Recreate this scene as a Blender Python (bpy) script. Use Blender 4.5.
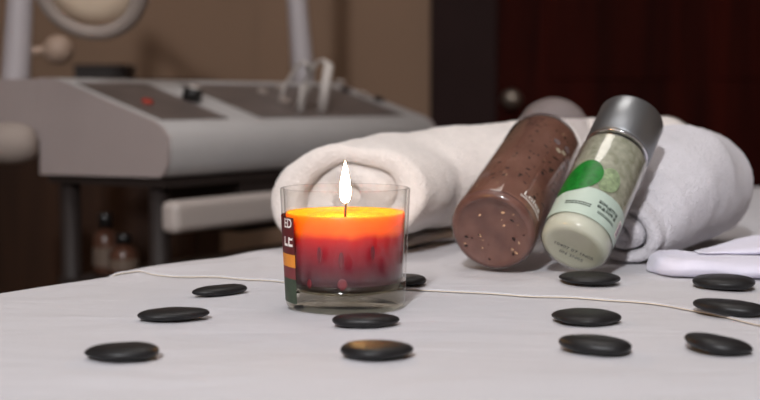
import bpy, math, random
from mathutils import Vector, Matrix, noise
random.seed(7)
PI = math.pi
for o in list(bpy.data.objects): bpy.data.objects.remove(o)
scene = bpy.context.scene
COL = scene.collection

# ------------------------------------------------------------------ camera
BED = 0.68            # height of the bed surface above the floor
EYE = 0.128           # camera height above the bed
F = 1270.0            # focal length in pixels of a 760 px wide frame
PITCH = math.atan(100 / F)
cam_d = bpy.data.cameras.new('camera')
cam = bpy.data.objects.new('camera', cam_d); COL.objects.link(cam)
cam_d.sensor_width = 36; cam_d.lens = F / 760 * 36
cam_d.clip_start = 0.02; cam_d.clip_end = 50
cam.location = (0, 0, BED + EYE)
cam.rotation_euler = (PI / 2 - PITCH, 0, 0)
cam_d.dof.use_dof = True
cam_d.dof.focus_distance = 0.805
cam_d.dof.aperture_fstop = 7.2
scene.camera = cam

# ------------------------------------------------------------------ world, exposure
w = bpy.data.worlds.new('world'); scene.world = w; w.use_nodes = True
w.node_tree.nodes['Background'].inputs[0].default_value = (0.5, 0.45, 0.42, 1)
w.node_tree.nodes['Background'].inputs[1].default_value = 0.15
vs = scene.view_settings
vs.view_transform = 'Standard'; vs.look = 'None'; vs.gamma = 1.0; vs.use_curve_mapping = False
vs.exposure = 0.0

# ------------------------------------------------------------------ unseen key light and added fills (their housings are built further down)
def area(name, loc, target, size, power, color, parent=None):
    l = bpy.data.lights.new(name, 'AREA'); l.energy = power; l.color = color
    l.shape = 'SQUARE'; l.size = size
    o = bpy.data.objects.new(name, l); COL.objects.link(o)
    o.location = loc
    o.rotation_euler = (Vector(target) - Vector(loc)).to_track_quat('-Z', 'Y').to_euler()
    return o
KEY_LOC = Vector((-0.32, -1.05, 1.80)); KEY_AIM = Vector((0.05, 0.85, BED))
ROOM_LOC = Vector((0.15, 1.55, 2.50))
key_light = area('key_light', KEY_LOC, KEY_AIM, 0.10, 44, (0.97, 0.97, 1.0))
FILL_LOC = Vector((-0.3, 0.1, 2.05))
fill_light = area('fill_light', FILL_LOC, FILL_LOC + Vector((0, 0, 1)), 0.50, 20, (0.97, 0.97, 1.0))  # added fill, bounced off the ceiling to soften the light
room_fill = area('room_fill', ROOM_LOC, ROOM_LOC + Vector((0, 0, -1)), 0.55, 5, (1.0, 0.93, 0.88))  # added overhead fill, out of view

# ------------------------------------------------------------------ helpers
def lin(c):
    c /= 255.0
    return c / 12.92 if c <= 0.04045 else ((c + 0.055) / 1.055) ** 2.4
def srgb(r, g, b): return (lin(r), lin(g), lin(b), 1.0)

def pt(px, py, Y):                     # point on the pixel's line of sight at distance Y
    d = ray(px, py); k = Y / d.y
    return Vector((0, 0, BED + EYE)) + d * k
def ray(px, py):
    a = (px - 380) / F; b = (200 - py) / F
    c, s = math.cos(PITCH), math.sin(PITCH)
    return Vector((a, c + b * s, -s + b * c))
def ground(px, py, z=0.0):             # point at height z above the bed
    d = ray(px, py); k = (z - EYE) / d.z
    return Vector((0, 0, BED + EYE)) + d * k

class MB:
    def __init__(s): s.v = []; s.f = []
    def add(s, verts, faces):
        n = len(s.v); s.v += [tuple(v) for v in verts]; s.f += [tuple(i + n for i in f) for f in faces]
        return s
    def build(s, name, material, parent=None, smooth=True, matrix=None):
        me = bpy.data.meshes.new(name)
        vv = s.v if matrix is None else [tuple(matrix @ Vector(v)) for v in s.v]
        me.from_pydata(vv, [], s.f); me.update()
        if material: me.materials.append(material)
        if smooth:
            me.polygons.foreach_set('use_smooth', [True] * len(me.polygons))
        o = bpy.data.objects.new(name, me); COL.objects.link(o)
        if parent: o.parent = parent
        return o
    def grid(s, rows, close_u=False, close_v=False):   # rows: list of equally long point lists
        n, m = len(rows), len(rows[0]); f = []
        for i in range(n if close_v else n - 1):
            for j in range(m if close_u else m - 1):
                a = i * m + j; b = i * m + (j + 1) % m
                c = ((i + 1) % n) * m + (j + 1) % m; d = ((i + 1) % n) * m + j
                f.append((a, b, c, d))
        return s.add([p for r in rows for p in r], f)
    def lathe(s, prof, seg=64):
        rows = []
        for r, z in prof:
            r = max(r, 1e-6)
            rows.append([(r * math.cos(2 * PI * k / seg), r * math.sin(2 * PI * k / seg), z) for k in range(seg)])
        return s.grid(rows, close_u=True)
    def tube(s, path, rad, seg=12, cap=True):
        path = [Vector(p) for p in path]; rows = []
        rads = rad if isinstance(rad, (list, tuple)) else [rad] * len(path)
        up = Vector((0, 0, 1))
        for i, p in enumerate(path):
            t = (path[min(i + 1, len(path) - 1)] - path[max(i - 1, 0)]).normalized()
            a = up if abs(t.dot(up)) < 0.95 else Vector((1, 0, 0))
            x = t.cross(a).normalized(); y = x.cross(t).normalized()
            rows.append([p + rads[i] * (x * math.cos(2 * PI * k / seg) + y * math.sin(2 * PI * k / seg)) for k in range(seg)])
        n0 = len(s.v)
        s.grid(rows, close_u=True)
        if cap:
            s.f.append(tuple(n0 + k for k in reversed(range(seg))))
            s.f.append(tuple(n0 + (len(path) - 1) * seg + k for k in range(seg)))
        return s
    def box(s, a, b):
        x0, y0, z0 = a; x1, y1, z1 = b
        v = [(x0,y0,z0),(x1,y0,z0),(x1,y1,z0),(x0,y1,z0),(x0,y0,z1),(x1,y0,z1),(x1,y1,z1),(x0,y1,z1)]
        return s.add(v, [(3,2,1,0),(4,5,6,7),(0,1,5,4),(1,2,6,5),(2,3,7,6),(3,0,4,7)])
    def prism(s, poly, v0, v1):        # poly in (u,z), extruded along v: coordinates (v,u,z)
        n = len(poly)
        vv = [(v0, u, z) for u, z in poly] + [(v1, u, z) for u, z in poly]
        f = [(i, (i + 1) % n, n + (i + 1) % n, n + i) for i in range(n)]
        f += [tuple(reversed(range(n))), tuple(range(n, 2 * n))]
        return s.add(vv, f)

def bevel(o, wdt, seg=3, ang=40):
    m = o.modifiers.new('bevel', 'BEVEL'); m.width = wdt; m.segments = seg
    m.limit_method = 'ANGLE'; m.angle_limit = math.radians(ang)
    return o
def shade_flat_box(o):
    for p in o.data.polygons: p.use_smooth = False
    return o

def tag(o, label=None, cat=None, group=None, kind=None):
    if label: o['label'] = label
    if cat: o['category'] = cat
    if group: o['group'] = group
    if kind: o['kind'] = kind
    return o
def empty(name, loc=(0, 0, 0), matrix=None):
    o = bpy.data.objects.new(name, None); COL.objects.link(o); o.empty_display_size = 0.02
    if matrix is not None: o.matrix_world = matrix
    else: o.location = loc
    return o

# ------------------------------------------------------------------ materials
def newmat(name):
    m = bpy.data.materials.new(name); m.use_nodes = True
    nt = m.node_tree; nt.nodes.clear()
    out = nt.nodes.new('ShaderNodeOutputMaterial')
    return m, nt, out
def N(nt, t, **kw):
    n = nt.nodes.new(t)
    for k, v in kw.items(): setattr(n, k, v)
    return n
def principled(name, col, rough=0.5, metal=0.0, spec=0.5, var=0.0, var_scale=20.0, bump=0.0, bump_scale=200.0,
               sheen=0.0, coat=0.0, stretch=(1, 1, 1), bump_dist=0.001, sss=0.0, sss_r=(0.01, 0.005, 0.003)):
    m, nt, out = newmat(name)
    p = N(nt, 'ShaderNodeBsdfPrincipled'); nt.links.new(p.outputs[0], out.inputs[0])
    p.inputs['Base Color'].default_value = col
    p.inputs['Roughness'].default_value = rough
    p.inputs['Metallic'].default_value = metal
    p.inputs['Specular IOR Level'].default_value = spec
    p.inputs['Sheen Weight'].default_value = sheen
    p.inputs['Coat Weight'].default_value = coat
    if sss:
        p.inputs['Subsurface Weight'].default_value = sss
        p.inputs['Subsurface Radius'].default_value = sss_r
        p.inputs['Subsurface Scale'].default_value = 1.0
    tc = N(nt, 'ShaderNodeTexCoord'); mp = N(nt, 'ShaderNodeMapping')
    nt.links.new(tc.outputs['Object'], mp.inputs[0]); mp.inputs['Scale'].default_value = stretch
    if var:
        n = N(nt, 'ShaderNodeTexNoise'); n.inputs['Scale'].default_value = var_scale; n.inputs['Detail'].default_value = 4
        nt.links.new(mp.outputs[0], n.inputs['Vector'])
        r = N(nt, 'ShaderNodeValToRGB')
        r.color_ramp.elements[0].position = 0.3; r.color_ramp.elements[1].position = 0.7
        r.color_ramp.elements[0].color = tuple(max(0, c * (1 - var)) for c in col[:3]) + (1,)
        r.color_ramp.elements[1].color = tuple(min(1, c * (1 + var)) for c in col[:3]) + (1,)
        nt.links.new(n.outputs['Fac'], r.inputs[0]); nt.links.new(r.outputs[0], p.inputs['Base Color'])
    if bump:
        n = N(nt, 'ShaderNodeTexNoise'); n.inputs['Scale'].default_value = bump_scale; n.inputs['Detail'].default_value = 3
        nt.links.new(mp.outputs[0], n.inputs['Vector'])
        b = N(nt, 'ShaderNodeBump'); b.inputs['Strength'].default_value = bump; b.inputs['Distance'].default_value = bump_dist
        nt.links.new(n.outputs['Fac'], b.inputs['Height']); nt.links.new(b.outputs[0], p.inputs['Normal'])
    return m

def clear_glass(name, tint=(1, 1, 1, 1), rough=0.02, ior=1.45, gain=1.0):   # thin clear wall: see-through with Fresnel reflection
    m, nt, out = newmat(name)
    t = N(nt, 'ShaderNodeBsdfTransparent'); t.inputs[0].default_value = tint
    g = N(nt, 'ShaderNodeBsdfGlossy'); g.inputs['Roughness'].default_value = rough
    fr = N(nt, 'ShaderNodeFresnel')
    ge = N(nt, 'ShaderNodeNewGeometry'); mi = N(nt, 'ShaderNodeMapRange')   # same reflectance for the outer and the inner face of the wall
    mi.inputs['To Min'].default_value = ior; mi.inputs['To Max'].default_value = 1 / ior
    nt.links.new(ge.outputs['Backfacing'], mi.inputs[0]); nt.links.new(mi.outputs[0], fr.inputs[0])
    mx = N(nt, 'ShaderNodeMixShader')
    nt.links.new(fr.outputs[0], mx.inputs[0]); nt.links.new(t.outputs[0], mx.inputs[1]); nt.links.new(g.outputs[0], mx.inputs[2])
    nt.links.new(mx.outputs[0], out.inputs[0])
    return m
def refr_glass(name, col=(1, 1, 1, 1), rough=0.0, ior=1.5):
    m, nt, out = newmat(name)
    g = N(nt, 'ShaderNodeBsdfGlass'); g.inputs['Color'].default_value = col
    g.inputs['Roughness'].default_value = rough; g.inputs['IOR'].default_value = ior
    nt.links.new(g.outputs[0], out.inputs[0])
    return m
def jelly(name, c0, c1, scale, trans=0.4, rough=0.25, coat=0.3):
    m, nt, out = newmat(name)
    tc = N(nt, 'ShaderNodeTexCoord'); n = N(nt, 'ShaderNodeTexNoise')
    n.inputs['Scale'].default_value = scale; n.inputs['Detail'].default_value = 4
    nt.links.new(tc.outputs['Object'], n.inputs['Vector'])
    r = N(nt, 'ShaderNodeValToRGB')
    r.color_ramp.elements[0].position = 0.35; r.color_ramp.elements[1].position = 0.68
    r.color_ramp.elements[0].color = c0; r.color_ramp.elements[1].color = c1
    nt.links.new(n.outputs['Fac'], r.inputs[0])
    p = N(nt, 'ShaderNodeBsdfPrincipled'); p.inputs['Roughness'].default_value = rough; p.inputs['Coat Weight'].default_value = coat
    t = N(nt, 'ShaderNodeBsdfTranslucent')
    nt.links.new(r.outputs[0], p.inputs['Base Color']); nt.links.new(r.outputs[0], t.inputs[0])
    mx = N(nt, 'ShaderNodeMixShader'); mx.inputs[0].default_value = trans
    nt.links.new(p.outputs[0], mx.inputs[1]); nt.links.new(t.outputs[0], mx.inputs[2]); nt.links.new(mx.outputs[0], out.inputs[0])
    return m

def wood(name, c0, c1, rough=0.35, spec=0.3):
    m, nt, out = newmat(name)
    tc = N(nt, 'ShaderNodeTexCoord'); mp = N(nt, 'ShaderNodeMapping'); mp.inputs['Scale'].default_value = (9, 9, 0.7)
    nt.links.new(tc.outputs['Object'], mp.inputs[0])
    n = N(nt, 'ShaderNodeTexNoise'); n.inputs['Scale'].default_value = 1.6; n.inputs['Detail'].default_value = 6
    n.inputs['Distortion'].default_value = 0.6
    nt.links.new(mp.outputs[0], n.inputs['Vector'])
    r = N(nt, 'ShaderNodeValToRGB'); r.color_ramp.elements[0].position = 0.35; r.color_ramp.elements[1].position = 0.7
    r.color_ramp.elements[0].color = c0; r.color_ramp.elements[1].color = c1
    nt.links.new(n.outputs['Fac'], r.inputs[0])
    p = N(nt, 'ShaderNodeBsdfPrincipled'); p.inputs['Roughness'].default_value = rough; p.inputs['Specular IOR Level'].default_value = spec
    nt.links.new(r.outputs[0], p.inputs['Base Color']); nt.links.new(p.outputs[0], out.inputs[0])
    return m

M = {}
M['wall'] = principled('wall_paint', srgb(138, 110, 88), 0.75, var=0.05, var_scale=3, bump=0.1, bump_scale=150)
M['wall_side'] = principled('side_wall_paint', srgb(150, 130, 112), 0.8, var=0.04, var_scale=3)
M['ceiling'] = principled('ceiling_paint', srgb(225, 220, 215), 0.9, var=0.02, var_scale=4)
M['floor'] = wood('floor_boards', srgb(70, 45, 30), srgb(100, 68, 45), 0.4)
M['mahogany'] = wood('mahogany', srgb(38, 9, 5), srgb(60, 16, 8), 0.7, 0.06)
M['darkframe'] = principled('dark_frame', srgb(46, 33, 32), 0.8, spec=.1, var=0.08, var_scale=6)
M['darkwood'] = wood('dark_wood', srgb(42, 25, 15), srgb(64, 41, 26), 0.6, 0.15)
M['knobmetal'] = principled('knob_metal', srgb(170, 160, 150), 0.35, metal=0.9)
M['sheet'] = principled('sheet_cotton', srgb(192, 190, 194), 0.85, sheen=0.15, bump=0.25, bump_scale=900, bump_dist=0.0004, var=0.012, var_scale=9)
_nt = M['sheet'].node_tree                     # woven cotton gets long soft creases
_p = [n for n in _nt.nodes if n.type == 'BSDF_PRINCIPLED'][0]; _b = [n for n in _nt.nodes if n.type == 'BUMP'][0]
_tc = N(_nt, 'ShaderNodeTexCoord'); _mp = N(_nt, 'ShaderNodeMapping'); _mp.inputs['Rotation'].default_value = (0, 0, -.75); _mp.inputs['Scale'].default_value = (3.0, 11, 3)
_nt.links.new(_tc.outputs['Object'], _mp.inputs[0])
_n = N(_nt, 'ShaderNodeTexNoise'); _n.inputs['Scale'].default_value = 2.4; _n.inputs['Detail'].default_value = 3; _n.inputs['Distortion'].default_value = .7
_nt.links.new(_mp.outputs[0], _n.inputs['Vector'])
_b2 = N(_nt, 'ShaderNodeBump'); _b2.inputs['Strength'].default_value = .8; _b2.inputs['Distance'].default_value = .0030
_nt.links.new(_n.outputs['Fac'], _b2.inputs['Height']); _nt.links.new(_b.outputs[0], _b2.inputs['Normal']); _nt.links.new(_b2.outputs[0], _p.inputs['Normal'])
M['hem'] = principled('hem_tape', srgb(222, 210, 192), 0.85, bump=0.3, bump_scale=600)
M['mattress'] = principled('mattress_vinyl', srgb(200, 190, 180), 0.6, var=0.02)
M['frame_wood'] = wood('bed_wood', srgb(95, 62, 38), srgb(130, 90, 58), 0.45)
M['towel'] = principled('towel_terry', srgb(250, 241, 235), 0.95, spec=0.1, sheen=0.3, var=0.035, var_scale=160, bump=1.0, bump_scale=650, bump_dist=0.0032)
M['towel_shaded'] = principled('towel_terry_shaded', srgb(220, 216, 221), 0.95, spec=0.1, sheen=0.3, var=0.035, var_scale=160, bump=1.0, bump_scale=650, bump_dist=0.0032)  # white terry darkened to carry the shaded side of the right roll
M['towel_core'] = principled('towel_core', srgb(226, 216, 198), 0.95, spec=0.1, sheen=0.2, var=0.03, var_scale=160, bump=1.0, bump_scale=420, bump_dist=0.002)
M['cloth'] = principled('lavender_cloth', srgb(218, 215, 230), 0.9, spec=0.15, sheen=0.3, bump=0.5, bump_scale=700, bump_dist=0.0006, var=0.02, var_scale=80)
M['stone'] = principled('basalt', srgb(24, 23, 24), 0.46, spec=0.36, var=0.3, var_scale=120, bump=0.35, bump_scale=260, bump_dist=0.0006)
M['glass'] = clear_glass('jar_glass', (0.988, 0.985, 0.98, 1), 0.03, 1.4)
M['glass_base'] = clear_glass('jar_base_glass', (0.80, 0.79, 0.73, 1), 0.08, 1.5)
M['clear'] = clear_glass('clear_plastic', (0.975, 0.97, 0.96, 1), 0.05, 1.4)
def milky(name, col, amount):           # cloudy see-through plastic
    m, nt, out = newmat(name)
    t = N(nt, 'ShaderNodeBsdfTransparent'); p = N(nt, 'ShaderNodeBsdfPrincipled'); p.inputs['Base Color'].default_value = col; p.inputs['Roughness'].default_value = .15
    mx = N(nt, 'ShaderNodeMixShader'); mx.inputs[0].default_value = amount
    nt.links.new(t.outputs[0], mx.inputs[1]); nt.links.new(p.outputs[0], mx.inputs[2]); nt.links.new(mx.outputs[0], out.inputs[0])
    return m
M['clear_cap'] = milky('clear_cap_plastic', srgb(214, 202, 200), .17)
M['gel'] = jelly('pink_gel', srgb(146, 100, 86), srgb(184, 136, 120), 30, 0.45, .4, 0)
M['gel_depth_tint'] = jelly('gel_depth_tint', srgb(112, 78, 72), srgb(138, 100, 92), 60, 0.3, .3, 0)  # darker colour stands in for light lost along the depth of gel
M['gel_speck'] = principled('gel_speck', srgb(38, 20, 16), 0.6)
M['gel_bit'] = principled('gel_bit', srgb(205, 165, 130), 0.5)
M['green_liquid'] = jelly('green_liquid', srgb(170, 173, 152), srgb(212, 214, 198), 170, 0.35, .4, 0)
M['frost'] = jelly('frosted_bottom', srgb(216, 221, 206), srgb(224, 229, 216), 20, 0.3, 0.4, 0)
M['mint'] = principled('mint_print', srgb(176, 192, 180), 0.35, var=0.02)
M['leaf'] = principled('green_leaf_print', srgb(10, 108, 30), 0.35, var=0.3, var_scale=260)
M['leaf_pale'] = principled('pale_leaf_print', srgb(132, 148, 114), 0.4, var=0.35, var_scale=300)
M['silver'] = principled('brushed_silver', srgb(140, 143, 146), 0.36, metal=0.9, bump=0.1, bump_scale=60, stretch=(30, 30, 1))
M['chrome'] = principled('chrome_ring', srgb(210, 210, 210), 0.12, metal=1.0)
M['ink'] = principled('dark_ink', srgb(48, 56, 52), 0.6)
M['ink_purple'] = principled('purple_ink', srgb(110, 84, 110), 0.6)
M['white_ink'] = principled('white_ink', srgb(240, 232, 225), 0.6)
M['lab_maroon'] = principled('label_maroon', srgb(92, 22, 24), 0.5)
M['lab_orange'] = principled('label_orange', srgb(226, 140, 46), 0.5)
M['lab_plum'] = principled('label_plum', srgb(120, 48, 52), 0.5)
M['lab_green'] = principled('label_green', srgb(52, 66, 48), 0.5, var=0.2, var_scale=300)
M['wick'] = principled('burnt_wick', srgb(34, 24, 20), 0.9)
M['mach_side'] = principled('machine_side_plastic', srgb(158, 146, 143), 0.55, var=0.02)
M['mach'] = principled('machine_grey_plastic', srgb(172, 169, 168), 0.5, var=0.02)
M['mach_panel'] = principled('control_panel_dark', srgb(96, 86, 82), 0.45, var=0.15, var_scale=25)
M['mach_white'] = principled('white_plastic', srgb(205, 202, 205), 0.4)
M['cable'] = principled('cable_beige', srgb(190, 182, 176), 0.5)
M['black_plastic'] = principled('black_plastic', srgb(24, 22, 22), 0.35)
M['red_plastic'] = principled('red_plastic', srgb(160, 50, 34), 0.5)
M['dark_metal'] = principled('dark_metal', srgb(36, 27, 24), 0.6)
M['post'] = principled('grey_post', srgb(164, 157, 159), 0.5)
M['lamp_rim'] = principled('lamp_rim_grey', srgb(150, 138, 130), 0.8, spec=.2)
M['joint'] = principled('lamp_joint', srgb(150, 128, 112), 0.6)
M['lens'] = principled('lamp_diffuser', srgb(222, 202, 178), 0.35)
M['drawer'] = principled('drawer_front_white', srgb(178, 168, 162), 0.45)
M['amber'] = principled('amber_bottle', srgb(78, 50, 38), 0.2, coat=0.4)
M['paper'] = principled('paper_label', srgb(96, 80, 68), 0.7)

def emission(name, col, strength):
    m, nt, out = newmat(name)
    e = N(nt, 'ShaderNodeEmission'); e.inputs[0].default_value = col; e.inputs[1].default_value = strength
    nt.links.new(e.outputs[0], out.inputs[0]); return m
M['added_lamp_glow'] = emission('added_lamp_glow', (1, 0.95, 0.9, 1), 2.0)  # glowing face of the added lamps

# ------------------------------------------------------------------ room
RX0, RX1, RY0, RY1, RZ = -2.2, 2.0, -1.6, 3.3, 2.6
def struct(name, mb, mat, parent=None, smooth=False):
    o = mb.build(name, mat, parent, smooth)
    if not parent: o['kind'] = 'structure'
    return o
struct('floor', MB().box((RX0 - .1, RY0 - .1, -0.1), (RX1 + .1, RY1 + .1, 0)), M['floor'])
struct('ceiling', MB().box((RX0 - .1, RY0 - .1, RZ), (RX1 + .1, RY1 + .1, RZ + .1)), M['ceiling'])
struct('wall_left', MB().box((RX0 - .1, RY0, 0), (RX0, RY1, RZ)), M['wall_side'])
struct('wall_right', MB().box((RX1, RY0, 0), (RX1 + .1, RY1, RZ)), M['wall_side'])
struct('wall_front', MB().box((RX0, RY0 - .1, 0), (RX1, RY0, RZ)), M['wall_side'])
struct('wall_back', MB().box((RX0, RY1, 0), (RX1, RY1 + .1, RZ)), M['wall'])
DY = RY1
xd0 = pt(431, 100, DY - .06).x            # left side of the dark door frame
xd1 = pt(497, 100, DY - .06).x            # frame / door leaf joint
# shallow strip on the wall left of the right-hand post
xs = pt(259, 100, DY).x
struct('trim_1', MB().box((xs, DY - 0.018, 0.0), (xs + 0.085, DY, RZ)), M['wall'])
struct('baseboard_back', MB().box((RX0, DY - 0.012, 0), (xd0, DY, 0.09)), M['darkwood'])
# door: a thing of the setting with frame, leaf panels and knob
door = empty('door_1', (xd1, DY, 0)); door['kind'] = 'structure'
DW = 1.02
o = MB().box((xd0 - xd1, -0.06, 0), (0, -0.001, 2.25)).build('door_frame', M['darkframe'], door, False); bevel(o, .006)
o = MB().box((DW, -0.06, 0), (DW + 0.17, -0.001, 2.25)).build('door_frame', M['darkframe'], door, False); bevel(o, .006)
o = MB().box((0.0005, -0.06, 2.08), (DW - .0005, -0.001, 2.25)).build('door_frame', M['darkframe'], door, False); bevel(o, .006)
o = MB().box((0.0005, -0.035, 0.005), (DW - .0005, -0.002, 2.0795)).build('door_leaf', M['mahogany'], door, False)
for (a, b) in ((0.13, 0.47), (0.56, 0.90)):
    for (z0, z1) in ((0.15, 0.72), (0.86, 1.92)):
        p = MB().box((a, -0.041, z0), (b, -0.0345, z1)).build('door_panel', M['mahogany'], door, False); bevel(p, .005)
kb = pt(512, 99, DY - .09)
kp = MB().lathe([(0, 0), (.024, 0), (.024, .006), (.009, .010), (.009, .03), (.022, .042), (.025, .055), (.018, .066), (0, .07)], 28)
k = kp.build('door_knob', M['knobmetal'], door, True, Matrix.Translation((kb.x - xd1, -0.034, kb.z)) @ Matrix.Rotation(PI / 2, 4, 'X'))

# unseen fixtures, added around the key and fill lights
def added_lamp_panel(loc, size, rot, label, light, up=False):
    e = empty('added_lamp', loc); e.rotation_euler = rot
    s = size / 2
    fr = MB()
    fr.box((-s - .04, -s - .04, 0.004), (s + .04, s + .04, 0.05))
    f = fr.build('added_lamp_housing', M['mach_white'], e, False); bevel(f, .008)
    MB().box((-s, -s, 0.001), (s, s, 0.0035)).build('diffuser', M['added_lamp_glow'], e, False)
    st = MB()
    inv = Matrix.Translation(loc) @ e.rotation_euler.to_matrix().to_4x4()
    top = inv.inverted() @ Vector((loc[0], loc[1], RZ))
    if up:
        for cx_ in (-s - .02, s + .02):
            st = MB(); st.tube([(cx_, 0, .0), (cx_, 0, -(RZ - loc[2]))], .005).build('stem', M['mach_white'], e)
    else: st.tube([(0, 0, .049), top], .012).build('stem', M['mach_white'], e)
    tag(e, label, 'lamp')
added_lamp_panel(KEY_LOC + (KEY_LOC - KEY_AIM).normalized() * .006, 0.10, key_light.rotation_euler.copy(), 'unseen key lamp in an added hanging housing, tilted towards the bed', key_light)
added_lamp_panel(ROOM_LOC + Vector((0, 0, .006)), 0.55, room_fill.rotation_euler.copy(), 'added fill lamp, large and flat, under ceiling in the middle of room', room_fill)

added_lamp_panel(FILL_LOC - Vector((0, 0, .006)), 0.50, fill_light.rotation_euler.copy(), 'added fill uplight, out of view above the near end of the bed', fill_light, True)

# ------------------------------------------------------------------ massage bed
E0 = ground(0, 290); E1 = ground(200, 259.5)
ev = Vector((E1.x - E0.x, E1.y - E0.y)).normalized()         # along the far edge
nv = Vector((ev.y, -ev.x))                                    # across, towards the camera side
ORG = Vector((E0.x, E0.y)) - nv * .013
def st(x, y):
    d = Vector((x, y)) - ORG; return d.dot(ev), d.dot(nv)
def xy(s, t):
    p = ORG + ev * s + nv * t; return p.x, p.y
BW, S0, S1 = 0.80, -0.75, 1.30
def fn(x, y, sc, seed=0.0): return noise.noise(Vector((x * sc, y * sc, seed)))
ridges = [  # soft creases of the sheet: start, end, height, width
    (ground(497, 298), ground(415, 328), .0009, .004), (ground(60, 282), ground(262, 264), .0016, .007),
    (ground(20, 300), ground(160, 272), .0014, .008), (ground(30, 345), ground(260, 300), .0006, .006),
    (ground(10, 385), ground(330, 375), .0006, .007), (ground(430, 375), ground(700, 378), .0006, .008),
    (ground(640, 330), ground(700, 370), .0006, .006), (ground(215, 330), ground(330, 345), .0006, .006)]
def seg_d(p, a, b):
    ab = b - a; k = max(0, min(1, (p - a).dot(ab) / ab.length_squared)); return (p - a - ab * k).length, k
def relief(x, y):
    z = .0008 * fn(x, y, 9, 3.1) + .0004 * fn(x, y, 27, 8.2)
    z += .0020 * (noise.noise(Vector((x * 7 + y * 5, x * 22 - y * 34, 4.4)))) * (.55 + fn(x, y, 6, 9.9))
    p = Vector((x, y))
    for a, b, h, wd in ridges:
        d, k = seg_d(p, Vector((a.x, a.y)), Vector((b.x, b.y)))
        if d < wd * 3: z += h * math.exp(-(d / wd) ** 2) * math.sin(PI * min(1, max(0, .08 + k * .84))) 
    s, t = st(x, y)
    ed = max(0, 1 - t / .22)                                   # the loose part near the far edge
    z += ed * (.0022 * fn(s, t * .45, 16, 5.5) + .0015 * fn(s, t, 7, 1.5))
    return z
seam_px = [(60, 270), (150, 276), (300, 285), (420, 291.5), (500, 296.5), (590, 300), (640, 303.5), (700, 313.5), (760, 327), (820, 343)]
seam_st = sorted([(st(*ground(a, b).xy)[1], st(*ground(a, b).xy)[0]) for a, b in seam_px])
def seam_s(t):
    if t <= seam_st[0][0]: return seam_st[0][1]
    for (t0, s0), (t1, s1) in zip(seam_st, seam_st[1:]):
        if t <= t1: return s0 + (s1 - s0) * (t - t0) / (t1 - t0)
    return seam_st[-1][1] + (t - seam_st[-1][0]) * -0.3
def smooth_seam(t):
    return sum(seam_s(t + k * .012) for k in (-2, -1, 0, 1, 2)) / 5
RAD = .028
def cross(q):          # path across the bed: q<0 hangs on the far side, 0..BW on top, >BW hangs on the near side -> (t, dz)
    arc = RAD * PI / 2
    def side(d):       # d: distance past the start of the rounding
        if d < arc:
            a = d / RAD; return RAD * math.sin(a), -RAD * (1 - math.cos(a))
        return RAD, -RAD - (d - arc)
    if q < RAD:
        o_, z = side(RAD - q); return RAD - o_, z
    if q > BW - RAD:
        o_, z = side(q - (BW - RAD)); return BW - RAD + o_, z
    return q, 0.0
def sheet_surface(q, s, lift):
    t, dz = cross(q); x, y = xy(s, t)
    hang = max(0, -dz - RAD)
    z = BED + dz + lift + relief(x, y) * max(0, 1 + dz / RAD)
    if hang > 0:
        off = min(1, hang / .05) * .012 * (fn(s, 0, 12, 2.0 if q < .3 else 6.0) + .9) + lift
        sg = -1 if q < .3 else 1
        x += nv.x * off * sg; y += nv.y * off * sg
    else:
        k = min(1, -dz / RAD) * lift
        sg = -1 if q < .3 else 1
        x += nv.x * k * sg; y += nv.y * k * sg
    return (x, y, z)
def frange(a, b, st_):
    n = max(1, int(round((b - a) / st_))); return [a + (b - a) * i / n for i in range(n + 1)]
qs = frange(-.24, -.03, .03) + frange(-.025, .05, .0035) + frange(.055, .62, .0065) + frange(.63, .77, .02) + frange(.775, .825, .006) + frange(.84, 1.04, .03)
ss = frange(S0, -.22, .05) + frange(-.21, .55, .0075) + frange(.57, S1, .03)
UP = .0016
low = MB().grid([[sheet_surface(q, s, 0) for q in qs] for s in ss])
lower = low.build('bed_sheet', M['sheet'])
tag(lower, 'white cotton sheet on massage bed under the candle, its near section without hem', 'sheet')
offs = [0, .0004, .0012, .003, .006, .010, .016, .024]
rows = []
for k, of in enumerate(offs): rows.append([(q, smooth_seam(min(BW, max(0, cross(q)[0]))) + of) for q in qs])
for j in range(1, 66):
    f = (j / 65.0) ** 1.35
    rows.append([(q, (lambda s0: s0 + (S1 - .03 - s0) * f)(smooth_seam(min(BW, max(0, cross(q)[0]))) + offs[-1])) for q in qs])
up = MB().grid([[sheet_surface(q, s, UP + .0007 * math.exp(-i / 2.0)) for q, s in r] for i, r in enumerate(rows)])
upper = up.build('bed_sheet', M['sheet'])
m = upper.modifiers.new('solidify', 'SOLIDIFY'); m.thickness = .0010; m.offset = -1 
tag(upper, 'overlapping white sheet with ivory hem lying under the towels and bottles', 'sheet')
def sheet_z(x, y):
    s, t = st(x, y)
    return BED + relief(x, y) + (UP + .0001 if s > smooth_seam(t) else 0.0)
hem_path = [sheet_surface(q, smooth_seam(min(BW, max(0, cross(q)[0]))) + .0002, .0011) for q in qs]
MB().tube(hem_path, .00065, 8).build('hem', M['hem'], upper)

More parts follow.
